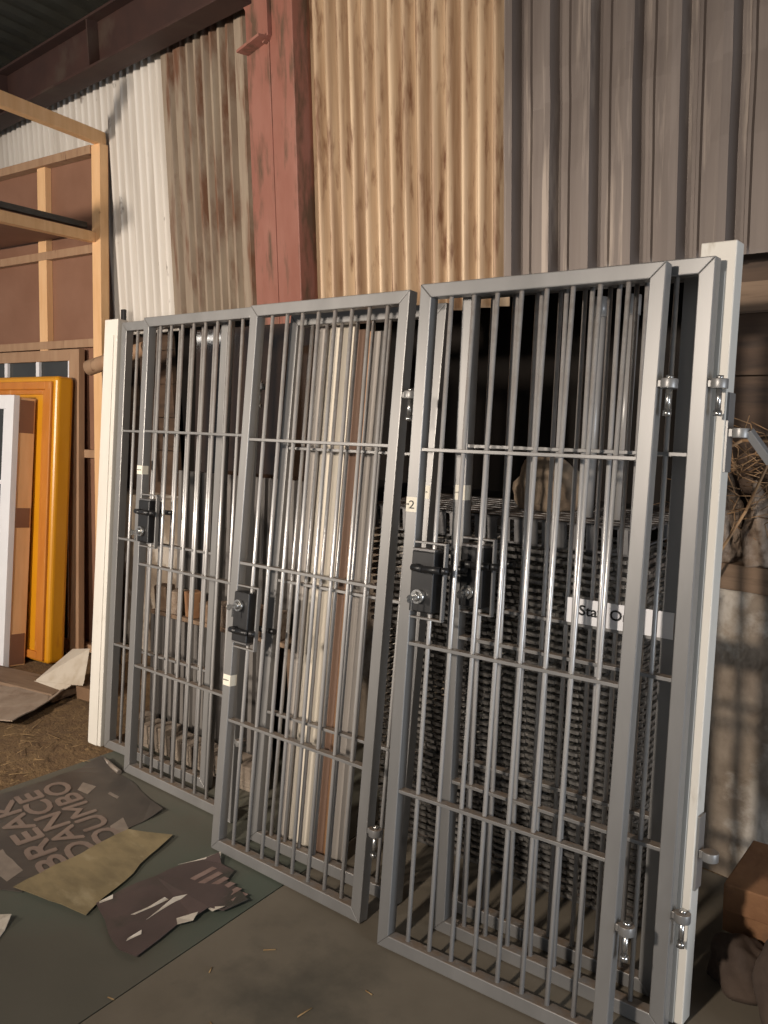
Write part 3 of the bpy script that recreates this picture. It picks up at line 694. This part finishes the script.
# straw litter
b = MB()
for k in range(650):
    x, y = random.uniform(-6.2, -3.68), random.uniform(.9, 2.35)
    if (x < -4.35 and y > 1.55) or y > 1.8: continue
    a = random.uniform(0, 6.28); l = random.uniform(.03, .11); z = random.uniform(.002, .014)
    b.cyl((x, y, z), (x + l * math.cos(a), y + l * math.sin(a), z + random.uniform(-.004, .010)), .0014, 4)
tag(part('straw_litter', b, 'straw'), 'loose straw scattered over the earth floor at the left', 'straw', kind='stuff')
for k in range(10):
    a = random.uniform(0, 6.28)
    x, y = [(-1.99, 1.50), (-1.72, 1.36), (-1.60, 1.28), (-1.45, 1.52), (-1.85, 1.18), (-2.05, 1.30), (-1.40, 1.40), (-1.66, 1.56), (-1.80, 1.10), (-2.15, 1.05)][k]
    l = random.uniform(.02, .05); b = MB(); b.cyl((0, 0, .0035), (l * math.cos(a), l * math.sin(a), .0035), .0022, 5); o = part('straw_bit', b, 'straw'); o.location = (x, y, 0)
    tag(o, 'small pale chip on the brown floor before the gates', 'chip', 'pale chips on the brown floor')

# ------------------------------------------------------------------ right: bits by the masonry
def block(name, label, loc, sz, rz, m):
    b = MB(); b.box((-sz[0] / 2, -sz[1] / 2, 0), (sz[0] / 2, sz[1] / 2, sz[2])); o = part(name, b, m, None, .004); o.location = loc; o.rotation_euler = (0, 0, rz)
    return tag(o, label, 'block', 'brown blocks by the masonry wall')
block('timber_block', 'small tan block at the bottom of the stack by the masonry', (-.885, 2.52, .001), (.20, .20, .085), .15, 'brick')
block('timber_block', 'tan block in the middle of the stack by the masonry', (-.895, 2.51, .087), (.22, .24, .075), .05, 'brick')
block('timber_block', 'large orange-brown block on top of the stack by the masonry', (-.875, 2.53, .163), (.27, .30, .085), .12, 'brick')
lump('cloth_bag', 'dark brown cloth bag slumped on the floor at the lower right corner', 'bag', (-.62, 2.22, .0), (.20, .16, .26), 'darkcloth', 9, .08)
lump('cloth_bag', 'dark cloth heap on the floor between the right jamb and the brown blocks', 'bag', (-.90, 2.30, .0), (.09, .07, .10), 'darkcloth', 14, .12)
b = MB(); b.prism([(-.16, 0, 0), (.16, 0, .0), (.26, 0, .33), (-.02, 0, .25)], (0, .018, 0)); o = part('slate', b, 'oldtimber', None, .002); o.location = (-.83, 2.76, .31); o.rotation_euler = lean_rot(0, .15)
tag(o, 'dark broken board leaning on the masonry above the brown blocks', 'board')
for k in range(16):
    pass
for k, (x, z, s) in enumerate(((-1.42, 1.085, .10), (-1.27, 1.085, .13), (-1.12, 1.085, .12), (-.98, 1.085, .14), (-.82, 1.085, .13))):
    lump('rubble_lump', 'crumbling rubble lump on the timber plate by the right jamb', 'rubble', (x, YW + .045, z), (s * .5, .065, s * 1.5), 'rubble', 20 + k, .22)['group'] = 'rubble lumps on the timber plate'
b = MB()
for k in range(130):
    x, z = random.uniform(-1.3, -.75), random.uniform(1.25, 1.5); a = random.uniform(0, 6.28); l = random.uniform(.05, .16)
    y = YW - random.uniform(-.02, .06)
    b.tube([(x, y, z), (x + l * math.cos(a), y + random.uniform(-.03, .02), z + l * .6 * math.sin(a)), (x + 1.7 * l * math.cos(a + .4), y, z + l * math.sin(a + .4))], .0018, 4)
b.tube([(-1.25, YW - .12, 1.05), (-1.13, YW - .10, 1.28), (-1.04, YW - .08, 1.52)], .005, 6); b.tube([(-1.3, YW - .10, 1.42), (-1.15, YW - .10, 1.50), (-1.0, YW - .08, 1.50)], .005, 6)
tag(part('bird_nest', b, 'twig'), 'tangle of dry twigs on the rubble beside the right jamb', 'twigs', kind='stuff')

# far lamp that the glossy sheet mirrors
fx = thing('batten_lamp', 'white fluorescent batten lamp hanging far to the left, seen only as a reflection', 'lamp', (-9.0, -1.6, 2.9))
b = MB(); b.box((-.35, -.05, .03), (.35, .05, .10)); part('housing', b, 'white_gloss', fx, .006)
mt, N, L, P = new_mat('lamp_tube'); P.inputs['Emission Color'].default_value = (1, .93, .84, 1); P.inputs['Emission Strength'].default_value = 25
b = MB(); b.cyl((-.33, 0, .015), (.33, 0, .015), .018, 12); part('tube', b, mt, fx)
b = MB(); b.cyl((-.25, 0, .10), (-.25, 0, 2.0), .004, 6); b.cyl((.25, 0, .10), (.25, 0, 2.0), .004, 6); part('hanger', b, 'black', fx)
